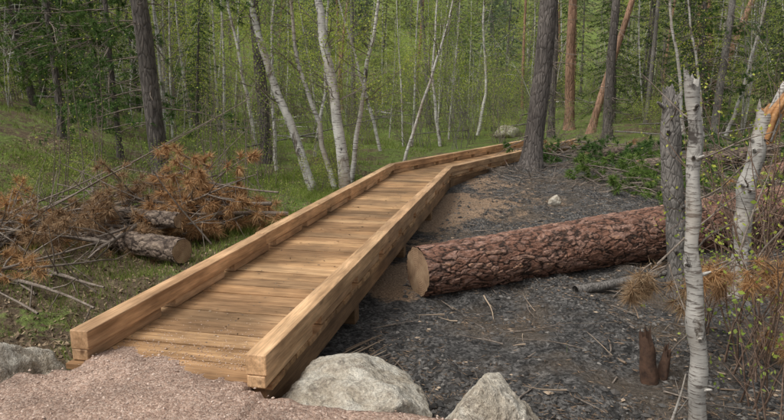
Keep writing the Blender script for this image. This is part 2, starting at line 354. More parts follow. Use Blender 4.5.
# ------------------------------------------------------------ boardwalk
bw=empty("boardwalk")
def bevel(o,w):
    m=o.modifiers.new("b","BEVEL");m.width=w;m.segments=2;m.limit_method='ANGLE'
T=math.tan(math.radians(10))
def section(k,loc,rotz,y0,y1,mit0,mit1):
    f0=lambda x:(y0+x*T) if mit0 else y0
    f1=lambda x:(y1-x*T) if mit1 else y1
    hw=.755;pit=.235;g=.015
    mb=MB();nail=MB()
    a=f0(hw) if mit0 else y0
    if mit0: mb.prism([(-hw,f0(-hw)+.003),(hw,f0(hw)+.003),(hw,f0(hw)+.01),(-hw,f0(hw)+.004)],-.04,0)
    e=f1(hw) if mit1 else y1
    y=a+.012
    while y+pit<=e+.001:
        ov=rng.normal(0,.006,2);zt=rng.normal(0,.0025);gg=g+rng.normal(0,.003)
        mb.prism([(-hw+ov[0],y),(hw+ov[1],y+rng.normal(0,.002)),(hw+ov[1],y+pit-gg),(-hw+ov[0],y+pit-gg+rng.normal(0,.002))],-.04+zt,zt)
        for nxp in (-.60,0.02,.58):
            for dy in (.05,.18):
                cx=nxp+rng.normal(0,.006);cy=y+dy+rng.normal(0,.006);th=np.arange(6)/6*6.283
                v=np.stack([cx+.007*np.cos(th),cy+.007*np.sin(th),np.full(6,zt+.002)],-1);nail.add(v,[list(range(6))])
        y+=pit
    if e-y>.02: mb.prism([(-hw,y),(hw,y),(hw,e-.003),(-hw,e-.003)],-.04,0)
    if mit1: mb.prism([(-hw,e+.002),(hw,e+.001),(hw,e+.004),(-hw,f1(-hw)-.003)],-.04,0)
    o=mb.obj("planks_%d"%k,[M['plank']],bw,loc,rotz);bevel(o,.005)
    nail.obj("nails_%d"%k,[M['nail']],bw,loc,rotz)
    mb=MB()
    for sgn in (-1,1):
        xo=sgn*.752;xi=sgn*.612
        xa,xb=min(xo,xi),max(xo,xi)
        st=f0(xa if sgn<0 else xb)
        if not mit0: st=y0+(.06 if sgn<0 else -.07)
        cuts=[st];q=st
        L=[3.05,3.6,3.05,3.3,3.0] if sgn<0 else [3.6,3.05,3.6,3.05,3.2]
        for l in L:
            q+=l
            if q<min(f1(xa),f1(xb))-.8: cuts.append(q)
        cuts.append(None)
        for m in range(len(cuts)-1):
            c0=cuts[m];c1=cuts[m+1]
            ya0=f0(xa)+.002 if (m==0 and mit0) else c0+.004;yb0=f0(xb)+.002 if (m==0 and mit0) else c0+.004
            ya1=f1(xa)-.002 if c1 is None else c1-.004;yb1=f1(xb)-.002 if c1 is None else c1-.004
            dx=rng.normal(0,.004);dz=rng.normal(0,.003)
            mb.prism([(xa+dx,ya0),(xb+dx,yb0),(xb+dx,yb1),(xa+dx,ya1)],.088+dz,.225+dz)
        q=st+.005
        while q<min(f1(xa),f1(xb))-.5:
            mb.prism([(xa+.008,q),(xb-.008,q),(xb-.008,q+.9),(xa+.008,q+.9)],.003,.0835)
            q+=.9+.22
    o=mb.obj("curbs_%d"%k,[M['curb']],bw,loc,rotz);bevel(o,.007)
    mb=MB()
    for xc in (-.66,0,.66):
        mb.prism([(xc-.045,max(f0(xc-.045),f0(xc+.045))+.03),(xc+.045,max(f0(xc-.045),f0(xc+.045))+.03),(xc+.045,min(f1(xc-.045),f1(xc+.045))-.03),(xc-.045,min(f1(xc-.045),f1(xc+.045))-.03)],-.27,-.043)
    o=mb.obj("stringers_%d"%k,[M['beam']],bw,loc,rotz);bevel(o,.006)
    mb=MB();q=y0+2.2
    while q<y1-.3:
        mb.prism([(-.70,q),(.70,q),(.70,q+.16),(-.70,q+.16)],-.44,-.273);q+=2.6
    o=mb.obj("sleepers_%d"%k,[M['sleeper']],bw,loc,rotz);bevel(o,.008)
section(1,(-2.207,.465,0),math.radians(-11.9),3.4,13.8,False,True)
section(2,(.64,13.97,0),math.radians(-31.9),0,10.6,True,False)
# ------------------------------------------------------------ rocks
def rock(name,c,r,seed,sub=5,yaw=0):
    import bmesh
    bm=bmesh.new();bmesh.ops.create_icosphere(bm,subdivisions=sub,radius=1)
    v=np.array([q.co[:] for q in bm.verts]);rs=np.random.default_rng(seed)
    pn=unit(rs.normal(size=(15,3)));pd=rs.uniform(.66,1.,15)
    dt=v@pn.T;rr=np.where(dt>.05,pd/np.maximum(dt,.05),9);k=-np.log(np.exp(-26*np.minimum(rr,2)).sum(1))/26
    k=np.minimum(k,1.12)
    k=k+.06*fbm(v[:,0]*2.5+seed,v[:,1]*2.5,v[:,2]*2.5,5,seed)+.022*fbm(v[:,0]*9,v[:,1]*9,v[:,2]*9,5,seed)
    w=v*k[:,None]*np.array(r);cy,sy=math.cos(yaw),math.sin(yaw)
    w=np.stack([w[:,0]*cy-w[:,1]*sy,w[:,0]*sy+w[:,1]*cy,w[:,2]],-1)
    for q,co in zip(bm.verts,w): q.co=co
    me=bpy.data.meshes.new(name)
    for f in bm.faces: f.smooth=True
    bm.to_mesh(me);bm.free();me.materials.append(M['rock'])
    o=bpy.data.objects.new(name,me);scene.collection.objects.link(o);o.location=c;return o
rock("boulder",(-.30,3.80,-.36),(.66,.46,.44),3,6,.1)
rock("boulder",(.66,3.66,-.34),(.38,.32,.36),8,6,.4)
rock("boulder",(-2.84,4.15,-.28),(.44,.38,.34),12,5,.3)
rock("boulder",(5.1,27.5,hz(5.1,27.5)+.12),(.55,.5,.36),15,4)
rock("boulder",(-.62,4.55,-.52),(.14,.12,.1),19,4)
rock("boulder",(3.3,12.3,-.32),(.12,.10,.13),22,4)
rock("boulder",(.12,3.95,-.48),(.14,.12,.1),27,4)
# ------------------------------------------------------------ logs
def biglog(name,p0,p1,r0,r1,nu=700,nv=200,mat='logbark'):
    p0=np.array(p0,float);p1=np.array(p1,float);L=np.linalg.norm(p1-p0)
    u=np.linspace(0,L,nu)[:,None]*np.ones((1,nv));th=np.linspace(0,2*np.pi,nv,endpoint=False)[None]*np.ones((nu,1))
    R=r0+(r1-r0)*u/L;cy,sz=np.cos(th),np.sin(th)
    wx=u+.16*fbm(u*4,cy*R*6,sz*R*6,4,31);wy=cy*R+.05*fbm(u*5,cy*R*9,sz*R*9,4,32);wz=sz*R+.05*fbm(u*5,cy*R*9,sz*R*9,4,33)
    f1,f2,idc=voro(wx*4.2,wy*11,wz*11)
    g1,g2,idd=voro(wx*13,wy*30,wz*30)
    pl=np.clip((f2-f1)*2.6,0,1);p2=np.clip((g2-g1)*2.,0,1)
    crk=pl*(.45+.55*p2)
    fine=fbm(u*16,cy*R*30,sz*R*30,4,35)
    R=R*(1+.035*fbm(u*.8,cy,sz,3,36))+.011*sm(pl*1.6)+.005*sm(p2*1.5)*(idd-.2)*1.6+.006*fine+.007*(idc-.5)
    v=np.stack([u+(.012*fbm(cy*3,sz*3,0,3,3))*(u<.001),cy*R,sz*R],-1)
    mb=MB();i=np.arange(nu-1)[:,None]*nv;j=np.arange(nv)[None];k=(j+1)%nv
    mb.add(v.reshape(-1,3),np.stack([i+j,i+nv+j,i+nv+k,i+k],-1).reshape(-1,4),0,False)
    nbark=mb.n
    for e,uu in ((0,-.004),(nu-1,L+.004)):
        rings=[];ks=np.linspace(1,0.04,14)
        for kk in ks:
            q=v[e].copy();q[:,1:]*=kk*(.985);q[:,0]=uu+.012*fbm(q[:,1]*8,q[:,2]*2,0,3,8);rings.append(q)
        rv=np.concatenate(rings);ii=np.arange(13)[:,None]*nv
        mb.add(rv,np.stack([ii+j,ii+nv+j,ii+nv+k,ii+k],-1).reshape(-1,4),1,True)
        mb.add(rings[-1],[list(range(nv))],1)
    o=mb.obj(name,[M[mat],M['cut']])
    a=np.zeros((mb.n,4),np.float32);a[:nbark,0]=crk.ravel();a[:nbark,1]=np.clip(.5*idc.ravel()+.5*idd.ravel()+.12*fine.ravel(),0,1);a[:,3]=1
    ca=o.data.color_attributes.new("plate","FLOAT_COLOR","POINT");ca.data.foreach_set("color",a.ravel())
    d=Vector(p1-p0).normalized();o.location=p0
    o.rotation_euler=d.to_track_quat('X','Z').to_euler();return o
biglog("fallen_pine_log",(.30,6.95,-.5+.27),(7.6,10.25,-.5+.52),.285,.44)
biglog("fallen_log",(-2.72,7.75,-.36+.17),(-4.3,8.7,-.36+.16),.155,.13,200,70,'logbark_old')
biglog("fallen_log",(-3.0,8.5,-.36+.42),(-4.7,9.3,-.3+.35),.10,.12,160,60,'logbark_old')
for q,(a,b,r) in enumerate([((6.0,14.9),(9.8,15.6),.17),((8.2,13.4),(12.5,15.4),.2),((5.6,17.6),(9.0,18.8),.15),((7.4,12.0),(10.5,11.6),.14)]):
    biglog("fallen_log",(*a,hz(*a)+r+.06*q),(*b,hz(*b)+r+.15),r,r*1.15,160,60,'logbark' if q%2 else 'logbark_old')
# ------------------------------------------------------------ vegetation generators
def path(p0,d,L,n=6,curve=.15,droop=0.):
    p=np.array(p0,float);d=unit(np.array(d,float));pts=[p.copy()]
    for i in range(n-1):
        d=unit(d+rng.normal(0,curve,3)/n*2+np.array([0,0,-droop/n]));p=p+d*L/(n-1);pts.append(p.copy())
    return np.array(pts)
def stick(mb,p0,d,L,r,mat,nsub=6,depth=1,curve=.3,seg=5,droop=0.,ends=None,subl=.45):
    pts=path(p0,d,L,6,curve,droop);mb.tube(pts,np.linspace(r,r*.3,6),seg,mat,False)
    dd=unit(np.gradient(pts,axis=0))
    if ends is not None: ends.append((pts[-1],dd[-1]))
    if depth>0:
        for k in range(nsub):
            t=rng.uniform(.2,1);f=t*5;i=min(int(f),4);q=pts[i]+(pts[i+1]-pts[i])*(f-i)
            sd=unit(dd[i]*.7+rng.normal(0,.6,3))
            stick(mb,q,sd,L*subl*rng.uniform(.5,1.1)*(1.2-t*.6),r*(.5-.2*t),mat,max(2,nsub//2),depth-1,curve,3,droop,ends,subl)
def bough(mb,p0,d,L,r,mw,mn,nsub=8,nper=40,nl=.13,w=.007,droop=.2,depth=1):
    ends=[];stick(mb,p0,d,L,r,mw,nsub,depth,.3,5,droop,ends,.4)
    if ends:
        c=np.array([e[0] for e in ends]);a=np.array([e[1] for e in ends]);mb.needles(c,a*.8,nper,nl,w,mn)
def fir(seed,Hh=14,low=.06,bl=2.4,mleaf=1,nb=150,dens=34,bare=.0,card=.16):
    global rng;rng=np.random.default_rng(seed);mb=MB()
    zz=np.linspace(0,Hh,10);pts=np.stack([.1*np.sin(zz*.3+seed),.1*np.cos(zz*.25),zz],-1)
    mb.tube(pts,np.linspace(.17,.02,10),8,0,False)
    C=[];A=[]
    for b in range(nb):
        t=low+(1-low)*(b/nb)**1.0;z=t*Hh;l=(bl*(1-t)**.75+.25)*rng.uniform(.55,1.15);az=b*2.4+rng.normal(0,.4)
        d=np.array([math.cos(az),math.sin(az),.12-.25*(1-t)])
        bp=path((.1*math.sin(z*.3+seed),.1*math.cos(z*.25),z),d,l,5,.2,.35)
        mb.tube(bp,np.linspace(.022,.005,5),3,0,False)
        n=int(dens*l)+4;tt=rng.uniform(.15,1,n)**.8*4;ii=np.minimum(tt.astype(int),3);q=bp[ii]+(bp[ii+1]-bp[ii])*(tt-ii)[:,None]
        side=np.cross(d,[0,0,1]);wd=(1.05-tt/4)*.42*l**.5
        off=side[None]*rng.uniform(-1,1,(n,1))*wd[:,None]+np.array([0,0,-1.])*rng.uniform(0,.12,(n,1))
        C.append(q+off);A.append(unit(off*1.2+d[None]*.25)*1.0)
    C=np.concatenate(C);A=np.concatenate(A);mb.cards(C,card,card*.28,1,A,.8);return mb
def birch(seed,Hh=9,r=.07,lean=(0,0),nb=40,leaves=14,z0=.25,lm=1,base=(0,0,0),leafsz=.05,ctrl=None,top_r=.3,sp=.14):
    global rng;rng=np.random.default_rng(seed);mb=MB();n=14
    if ctrl is None:
        zz=np.linspace(0,1,n);pts=np.stack([base[0]+lean[0]*zz**1.3*Hh+.12*np.sin(zz*5+seed),base[1]+lean[1]*zz*Hh+.1*np.cos(zz*4+seed)-.1,base[2]+zz*Hh],-1)
    else:
        ctrl=np.array(ctrl,float);tt=np.linspace(0,len(ctrl)-1,n);pts=np.stack([np.interp(tt,np.arange(len(ctrl)),ctrl[:,k]) for k in range(3)],-1)
        pts[1:-1,0]+=rng.normal(0,.025,n-2)
    mb.tube(pts,r*np.linspace(1.1,top_r,n),10,0,False,.05)
    ends=[]
    for b in range(nb):
        t=rng.uniform(z0,1)*(n-1);i=min(int(t),n-2);q=pts[i]+(pts[i+1]-pts[i])*(t-i)
        az=rng.uniform(0,6.283);d=(math.cos(az),math.sin(az),rng.uniform(.2,1.0))
        stick(mb,q,d,rng.uniform(.5,1.6)*(1.25-t/n*.6),.013,2,4,1,.4,3,0.,ends,.45)
    C=np.array([e[0] for e in ends])
    if leaves and len(C):
        C=np.repeat(C,leaves,0);C=C+rng.normal(0,sp,C.shape);mb.cards(C,leafsz,leafsz*.7,1)
    return mb
def shrub(seed,Hh=1.6,stems=12,leaves=10,leafsz=.045,spread=.5,sub=6,sp=.09,rad=None):
    global rng;rng=np.random.default_rng(seed);mb=MB();ends=[]
    for s in range(stems):
        az=rng.uniform(0,6.28);d=(math.cos(az)*spread,math.sin(az)*spread,1)
        stick(mb,(rng.normal(0,.1)*Hh*.5,rng.normal(0,.1)*Hh*.5,-.05),d,Hh*rng.uniform(.6,1.1),rad or (.006+.003*Hh),0,sub,1,.35,4 if rad else 3,0.,ends,.45 if not rad else .25)
    C=np.array([e[0] for e in ends])
    if leaves: C=np.repeat(C,leaves,0);C=C+rng.normal(0,sp,C.shape);mb.cards(C,leafsz,leafsz*.65,1)
    return mb
def pine_tree(name,base,top_lean,Hh,r0,bark='bark',seed=1,stubs=26,crown=.55,green_low=0,flare=1.5,rt=.35):
    global rng;rng=np.random.default_rng(seed);mb=MB();n=40
    z=np.linspace(-.15,Hh,n);q=z/Hh
    bx,by=base;bz=hz(bx,by)
    pts=np.stack([bx+top_lean[0]*z+.04*np.sin(z*.8+seed),by+top_lean[1]*z+.03*np.cos(z*.7),bz+z],-1)
    rad=r0*(1-(1-rt)*q)*(1+(flare-1)*np.exp(-np.maximum(z,0)/.22))
    mb.tube(pts,rad,28,0,False,.06)
    C=[]
    for b in range(stubs):
        zz=rng.uniform(1.2,Hh*crown);i=int(zz/Hh*(n-1));az=rng.uniform(0,6.28)
        stick(mb,pts[i],(math.cos(az),math.sin(az),rng.uniform(-.35,.15)),rng.uniform(.3,1.5),.016,2,4,1,.4,4,.25,None,.4)
    for b in range(50):
        zz=Hh*rng.uniform(crown,1);i=min(int(zz/Hh*(n-1)),n-1);az=rng.uniform(0,6.28);l=2.2*(1.25-zz/Hh)*rng.uniform(.6,1.2)
        d=np.array([math.cos(az),math.sin(az),rng.uniform(-.1,.4)]);bp=path(pts[i],d,l,5,.3,.3);mb.tube(bp,np.linspace(.03,.008,5),4,2,False)
        tt=rng.uniform(.3,1,16)*4;ii=np.minimum(tt.astype(int),3);C.append(bp[ii]+(bp[ii+1]-bp[ii])*(tt-ii)[:,None]+rng.normal(0,.13,(16,3)))
    C=np.concatenate(C);mb.cards(C,.22,.06,1)
    for b in range(green_low):
        zz=rng.uniform(1.6,Hh*crown);i=int(zz/Hh*(n-1));az=rng.uniform(0,6.28) if b%3 else rng.normal(3.14,.6)
        bough(mb,pts[i],(math.cos(az),math.sin(az),-.1),rng.uniform(.9,2.2),.018,2,1,9,18,.11,.014,.35,2)
    return mb.obj(name,[M[bark],M['bough'],M['twig']])
# ------------------------------------------------------------ named mid-ground trees
pine_tree("pine_tree",(-4.85,13.0),(-.075,0),13,.20,'bark',11,34,.5,14,1.35)
pine_tree("pine_tree",(3.62,15.9),(.055,0),14,.25,'bark',12,12,.6,0,1.7,.5)
pine_tree("pine_tree",(-3.75,18.2),(-.03,0),13,.18,'bark',13,22,.55)
pine_tree("ponderosa_pine_tree",(8.55,30),(-.02,0),16,.24,'bark_red',14,10,.6)
pine_tree("pine_tree",(8.35,24),(0.0,0),14,.19,'bark',15,20,.5)
pine_tree("ponderosa_pine_tree",(8.7,27),(.24,0),14,.16,'bark_red',16,10,.65)
pine_tree("pine_tree",(7.0,27),(-.03,0),14,.16,'bark',17,20,.5)
pine_tree("ponderosa_pine_tree",(14.4,30),(.03,0),16,.30,'bark_red',18,12,.6)
pine_tree("ponderosa_pine_tree",(13.2,27),(.36,0),13,.17,'bark_red',19,12,.6)
pine_tree("pine_tree",(-8.6,16),(.01,0),13,.09,'bark',20,20,.4,18)
pine_tree("pine_tree",(-6.9,15.5),(.01,0),11,.07,'bark',21,20,.4,20)
pine_tree("pine_tree",(11.5,22),(.02,0),13,.14,'bark_grey',23,20,.4,12)
BM=[M['birch'],M['leaf'],M['twig']]
def B(seed,ctrl,r,nb=26,leaves=10,**k):
    birch(seed,r=r,ctrl=ctrl,nb=nb,leaves=leaves,sp=.12,**k).obj("birch_tree",BM)
B(31,[(-1.75,13.5,-.3),(-2.15,13.5,1.0),(-2.7,13.5,2.5),(-3.05,13.5,3.9),(-3.4,13.6,6),(-3.7,13.8,9)],.10)
B(32,[(-1.02,13.3,-.3),(-1.15,13.3,1.0),(-1.32,13.3,2.5),(-1.6,13.3,3.9),(-1.8,13.4,6),(-1.9,13.4,9.5)],.125)
B(33,[(-.95,13.9,-.3),(-.75,13.9,1.2),(-.5,13.9,2.6),(-.25,13.9,4),(-.1,13.9,6),(0,13.9,8)],.055)
B(34,[(-1.3,13.8,-.3),(-1.7,13.8,1.3),(-2.1,13.8,2.6),(-2.2,13.8,4.2),(-2.3,13.8,7)],.06)
B(35,[(-3.0,16,-.3),(-3.1,16,1.8),(-2.9,16,4.5),(-3,16,8)],.05)
B(36,[(.3,17,-.2),(.9,17,1.8),(1.6,17,4),(2,17,7)],.045)
B(37,[(9.5,20,.0),(9.2,20,2),(8.6,20,5),(8.6,20,8)],.06)
B(38,[(10.6,21,.0),(10.3,21,2),(9.6,21,5),(9.3,21,8)],.05)
B(39,[(-6.3,17,.0),(-6.2,17,2),(-6.4,17,5),(-6.3,17,8)],.05)
B(40,[(-2.4,19,-.2),(-2.0,19,2),(-1.9,19,5),(-1.6,19,8)],.06)
B(41,[(-4.6,21,-.1),(-4.9,21,2),(-5.4,21,5),(-5.3,21,8)],.07)
B(42,[(1.8,23,-.1),(1.5,23,2),(1.6,23,5),(1.9,23,8)],.06)
B(43,[(-.4,21,-.1),(-.9,21,2),(-1.8,21,5),(-2.3,21,8)],.055)
B(44,[(3.6,26,.1),(3.9,26,2),(3.7,26,5),(3.9,26,8)],.07)
B(45,[(-7.8,21,.3),(-7.6,21,3),(-8.0,21,6),(-8,21,9)],.065)
B(46,[(12.4,23,.2),(12.9,23,2),(13.4,23,5),(13.3,23,8)],.065)
# ------------------------------------------------------------ right foreground birches / snags
def snag_detail(mb,pts,rad,n,seed):
    r=np.random.default_rng(seed)
    for k in range(n):
        i=r.integers(3,len(pts)-2);az=r.uniform(3.4,6.0);d=np.array([math.cos(az),math.sin(az),.5])
        a=pts[i]+d*rad*.6;mb.tube(np.array([a,a+d*rad*.9,a+d*rad*1.4]),[rad*.32,rad*.22,rad*.12],7,0,True)
rng=np.random.default_rng(50)
mb=MB();z=np.linspace(0,1,40)
pts=np.stack([2.17-.26*z+.02*np.sin(z*9)+.008*np.sin(z*31),4.0+.02*np.cos(z*7),-.62+z*2.52],-1)
mb.tube(pts,.058-.014*z+.004*np.sin(z*40),24,0,True,.16,.07,0)
for zz in (.35,.55,.7,.82,.9):
    i=int(zz*39);az=rng.uniform(0,6.28);stick(mb,pts[i],(math.cos(az),math.sin(az),.5),.5,.008,2,3,1,.4,4)
snag_detail(mb,pts,.05,7,1)
mb.obj("broken_birch_trunk",[M['birch_near'],M['torn'],M['twig']])
mb=MB();pts=np.stack([3.42-.27*z+.03*np.sin(z*6),7.05+0*z,-.6+z*2.35],-1)
mb.tube(pts,.125-.025*z+.006*np.sin(z*25),24,0,True,.18,.18,0)
for zz in (.4,.6,.8,.9):
    i=int(zz*39);az=rng.uniform(0,6.28);stick(mb,pts[i],(math.cos(az),math.sin(az),.3),.7,.012,2,4,1,.4,4)
snag_detail(mb,pts,.1,6,2)
mb.obj("broken_tree_trunk",[M['bark_grey'],M['torn'],M['twig']])
mb=MB();pts=np.stack([3.98+.12*z+.03*np.sin(z*8)+.01*np.sin(z*27),6.9+0*z,-.6+z*2.2],-1)
mb.tube(pts,.10-.02*z+.006*np.sin(z*33),24,0,True,.16,.16,1)
for k in range(7):
    a=pts[-1]+rng.normal(0,.03,3)-np.array([0,0,.3]);q=np.array([a,a+(.07,0,.30),a+(.20,0,.47+.03*k),a+(.38,.0,.58+.03*k),a+(.55,.0,.60+.02*k)])
    mb.tube(q,[.03,.036,.03,.022,.006],6,1 if k<5 else 0,True,.4)
q=np.array([pts[-1]+(.40,0,.34),pts[-1]+(.44,0,.15),pts[-1]+(.33,0,-.12)]);mb.tube(q,[.03,.03,.004],5,1)
for zz in (.3,.5,.62,.75,.85):
    i=int(zz*39);az=rng.uniform(0,6.28);stick(mb,pts[i],(math.cos(az),math.sin(az),.5),.8,.012,2,4,1,.4,4)
snag_detail(mb,pts,.08,8,3)
mb.obj("broken_birch_trunk",[M['birch_near'],M['torn'],M['twig']])
# split stump
mb=MB();zz=np.linspace(0,1,16);pts=np.stack([2.14-.07*zz,4.7+0*zz,-.65+zz*.5],-1)
mb.tube(pts,.055-.02*zz,18,0,True,.8,.14)
pts=np.stack([2.22+.05*zz,4.76+0*zz,-.65+zz*.36],-1);mb.tube(pts,.04-.02*zz,14,0,True,.8,.1)
mb.obj("split_stump",[M['charwood'],M['torn']])
mb=MB();stick(mb,(1.93,3.95,-.6),(0,0,1),.55,.014,0,2,1,.2,6);mb.obj("birch_sapling",[M['birch_near']])
# ------------------------------------------------------------ slash piles
def pile(name,cx,cy,rx,ry,hh,n,nl,mats,seed,L=(.6,1.5),log=8,nper=40,w=.010):
    global rng;rng=np.random.default_rng(seed);mb=MB()
    for k in range(n):
        a=rng.uniform(0,6.28);r=rng.uniform(0,1)**.6;x=cx+rx*r*math.cos(a);y=cy+ry*r*math.sin(a);z=hz(x,y)+rng.uniform(.02,hh)*(1-r*.8)
        d=(rng.normal(),rng.normal(),rng.normal(.12,.28));bough(mb,(x,y,z),d,rng.uniform(*L),.016,0,1,7,nper,nl,w,.3,1)
    for k in range(log):
        a=rng.uniform(0,6.28);x=cx+rx*rng.uniform(-.8,.8);y=cy+ry*rng.uniform(-.8,.8);d=np.array([math.cos(a),.5*math.sin(a),rng.uniform(-.05,.22)])
        l=rng.uniform(1,2.6);stick(mb,np.array([x,y,hz(x,y)+rng.uniform(.05,hh*.5)])-d*l*.5,d,l,rng.uniform(.012,.04),0,6,1,.15,7)
    mb.obj(name,mats)
D=[M['twig'],M['dead']];G=[M['twig'],M['bough']]
pile("dead_branch_pile",-3.0,9.4,.75,.55,1.75,70,.16,D,61,(.4,1.0),16,75,.011)
pile("dead_branch_pile",-4.5,9.0,1.3,.9,1.0,62,.15,D,62,(.4,1.1),24,75)
pile("dead_branch_pile",-6.3,8.7,1.3,.9,.9,52,.15,D,63,(.4,1.1),14,75)
pile("dead_branch_pile",-4.6,6.6,.9,.6,.3,10,.13,D,71,(.3,.8),10,50,.008)
pile("dead_branch_pile",-4.2,11.3,1.2,.7,.5,16,.14,D,64,(.4,1.2),12,50)
pile("green_branch_pile",6.2,13.6,1.9,1.5,.55,60,.15,G,65,(.5,1.3),8,50,.017)
pile("green_branch_pile",8.6,16.2,2.6,1.4,.9,70,.15,G,66,(.5,1.3),14,50,.018)
pile("green_branch_pile",5.6,18.2,1.8,1.0,.6,44,.15,G,67,(.5,1.3),10,50,.02)
pile("brush_pile",7.6,12.4,1.8,1.2,.7,12,.14,D,68,(.5,1.3),34,40,.012)
pile("brush_pile",6.6,20.0,2.6,1.0,.5,12,.14,D,69,(.5,1.3),24,40,.016)
pile("brush_pile",10.5,15.5,2.2,1.6,.9,20,.14,D,70,(.5,1.3),34,40,.014)
rng=np.random.default_rng(77);mb=MB()
for a,b,r in [((-3.0,9.2,-.2),(-4.6,9.0,.6),.018),((-3.3,9.0,0),(-2.4,9.4,1.0),.013),((-5.6,8.3,-.3),(-4.2,8.9,.75),.02),((-4.5,7.6,-.3),(-5.8,7.9,.5),.015),((-3.8,8.2,-.2),(-5.4,8.0,.1),.03),((-2.6,8.6,-.3),(-3.3,8.4,.8),.014),((-6.5,9,-.3),(-4.6,9.8,.7),.02),((-5.5,9,.0),(-2.6,9.6,1.5),.016)]:
    a=np.array(a);b=np.array(b);stick(mb,a,b-a,np.linalg.norm(b-a)*1.2,r,0,10,1,.12,6,0.,None,.35)
mb.obj("dead_branches",[M['twig']])
for nm,c,seed in (("dead_pine_bough",(2.12,4.75,.38),81),("dead_pine_bough",(2.85,4.9,.40),82),("dead_pine_bough",(3.1,5.1,.28),84),("dead_pine_bough",(3.4,4.9,-.10),83)):
    rng=np.random.default_rng(seed);mb=MB()
    for k in range(5): bough(mb,np.array(c)+(rng.normal(0,.10),rng.normal(0,.06),.1),(rng.normal(0,.5),rng.normal(0,.4),-.35),.34,.008,0,1,6,70,.13,.0048,.6,1)
    stick(mb,np.array(c)+(0,0,.1),(rng.normal(0,.2)+.3,.1,.5),.9,.01,0,3,1,.2,5);mb.obj(nm,D)
for k,(x,y,h,st) in enumerate([(2.75,4.3,1.5,5),(2.95,4.9,2.1,6),(3.6,5.6,2.4,7),(4.4,7.3,2.6,8),(3.0,5.6,1.2,6),(4.9,8.0,2.6,8),(2.6,3.9,1.0,4)]):
    shrub(90+k,h,st,5,.038,.28,6).obj("twiggy_shrub",[M['redtwig'],M['leaf']],None,(x,y,hz(x,y)))
# sticks/fallen branches on ash
rng=np.random.default_rng(99);mb=MB()
a=np.array((2.1,6.75,-.40));b=np.array((4.2,7.7,-.34));stick(mb,a,b-a,np.linalg.norm(b-a),.06,0,4,0,.1,10)
mb.obj("mossy_log",[M['bark_grey']])
mb=MB()
for k in range(420):
    x=rng.uniform(-.8,6.5);y=rng.uniform(4.0,15)
    if .9785*x-.2063*y<-1.2: continue
    a=rng.uniform(0,6.28);l=rng.uniform(.08,.7);stick(mb,(x,y,hz(x,y)+.02),(math.cos(a),math.sin(a),rng.uniform(0,.08)),l,rng.uniform(.003,.012),0 if k%4 else 1,2,1,.2,5)
for k in range(90):
    x=rng.normal(3.4,1.2);y=rng.normal(15.0,.9);
    if ((x-.64)*.848-(y-13.97)*.53)<.9: continue
    a=rng.uniform(0,6.28);stick(mb,(x,y,hz(x,y)+.03),(math.cos(a),math.sin(a),rng.uniform(0,.3)),rng.uniform(.3,1.),rng.uniform(.006,.016),0,3,1,.2,5)
for k in range(8):
    x=-.52+rng.uniform(-.1,.2);y=4.9+rng.uniform(-.2,.4);stick(mb,(x,y,hz(x,y)+.04),(.4,.5,.02),.5,.012,1,0,0,.05,4)
mb.obj("scattered_sticks",[M['twig'],M['chip']])
rng=np.random.default_rng(101);mb=MB()
for k in range(56):
    x=rng.uniform(-16,14);y=rng.uniform(18,42)
    if y<24 and 0<x<8: continue
    a=rng.normal(0,.7)+(3.14 if rng.random()<.5 else 0);l=rng.uniform(2,6);stick(mb,(x,y,hz(x,y)+rng.uniform(.1,.5)),(math.cos(a),math.sin(a),rng.uniform(-.05,.25)),l,rng.uniform(.02,.06),int(rng.random()<.25),5,1,.06,6,0,None,.2)
mb.obj("fallen_trees",[M['bark_grey'],M['birch']])
# ------------------------------------------------------------ forest (instanced)
forest=empty("forest")
FM=[M['bark'],M['pine_leaf']];FF=[M['bark_grey'],M['pine_haze']]
prot={}
for i,(s,hh,bl,nb,d) in enumerate([(201,14,2.5,130,38),(202,11,2.1,110,38)]):
    prot['fir%d'%i]=fir(s,hh,.05+.05*i,bl,1,nb,d).mesh("fir_mesh",FM)
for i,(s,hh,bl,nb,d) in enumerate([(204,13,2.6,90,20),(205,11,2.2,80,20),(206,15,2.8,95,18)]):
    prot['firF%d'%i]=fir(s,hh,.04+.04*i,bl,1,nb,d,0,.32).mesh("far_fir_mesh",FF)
for i,s in enumerate([211,212,213,214]):
    prot['birch%d'%i]=birch(s,8+i,.048+.012*(i%2),((.05,-.06,.02,.1)[i],.03),26,13,leafsz=.075,sp=.2).mesh("birch_mesh",BM)
for i,s in enumerate([221,222,223]):
    prot['shrub%d'%i]=shrub(s,1.5+.5*i,10,12,.055,sp=.12).mesh("shrub_mesh",[M['twig'],M['leaf2' if i!=1 else 'leaf']])
for i,s in enumerate([225,226]):
    prot['under%d'%i]=shrub(s,4.2+i,8,16,.085,.28,7,.25).mesh("understory_mesh",[M['bark_grey'],M['leaf' if i else 'leaf2']])
for i,s in enumerate([227,228]):
    prot['sap%d'%i]=shrub(s,6.+i,4,3,.07,.13,8,.2,.022).mesh("sapling_mesh",[M['birch' if i else 'twig'],M['leaf']])
rng=np.random.default_rng(230)
for i in range(2):
    mb=MB();z=np.linspace(-.1,15,12);mb.tube(np.stack([.1*np.sin(z*.3+i),0*z,z],-1),np.linspace(.15,.06,12),8,0,False)
    for k in range(30):
        zz=rng.uniform(1,12);az=rng.uniform(0,6.28);stick(mb,(.1*math.sin(zz*.3+i),0,zz),(math.cos(az),math.sin(az),rng.uniform(-.3,.1)),rng.uniform(.4,1.6),.012,0,4,1,.4,3,.2,None,.4)
    C=np.stack([rng.normal(0,.9,700),rng.normal(0,.9,700),rng.uniform(10,15.5,700)],-1);mb.cards(C,.3,.08,1)
    prot['trunk%d'%i]=mb.mesh("trunk_mesh",[M['bark_grey' if i else 'bark_red'],M['pine_leaf']])
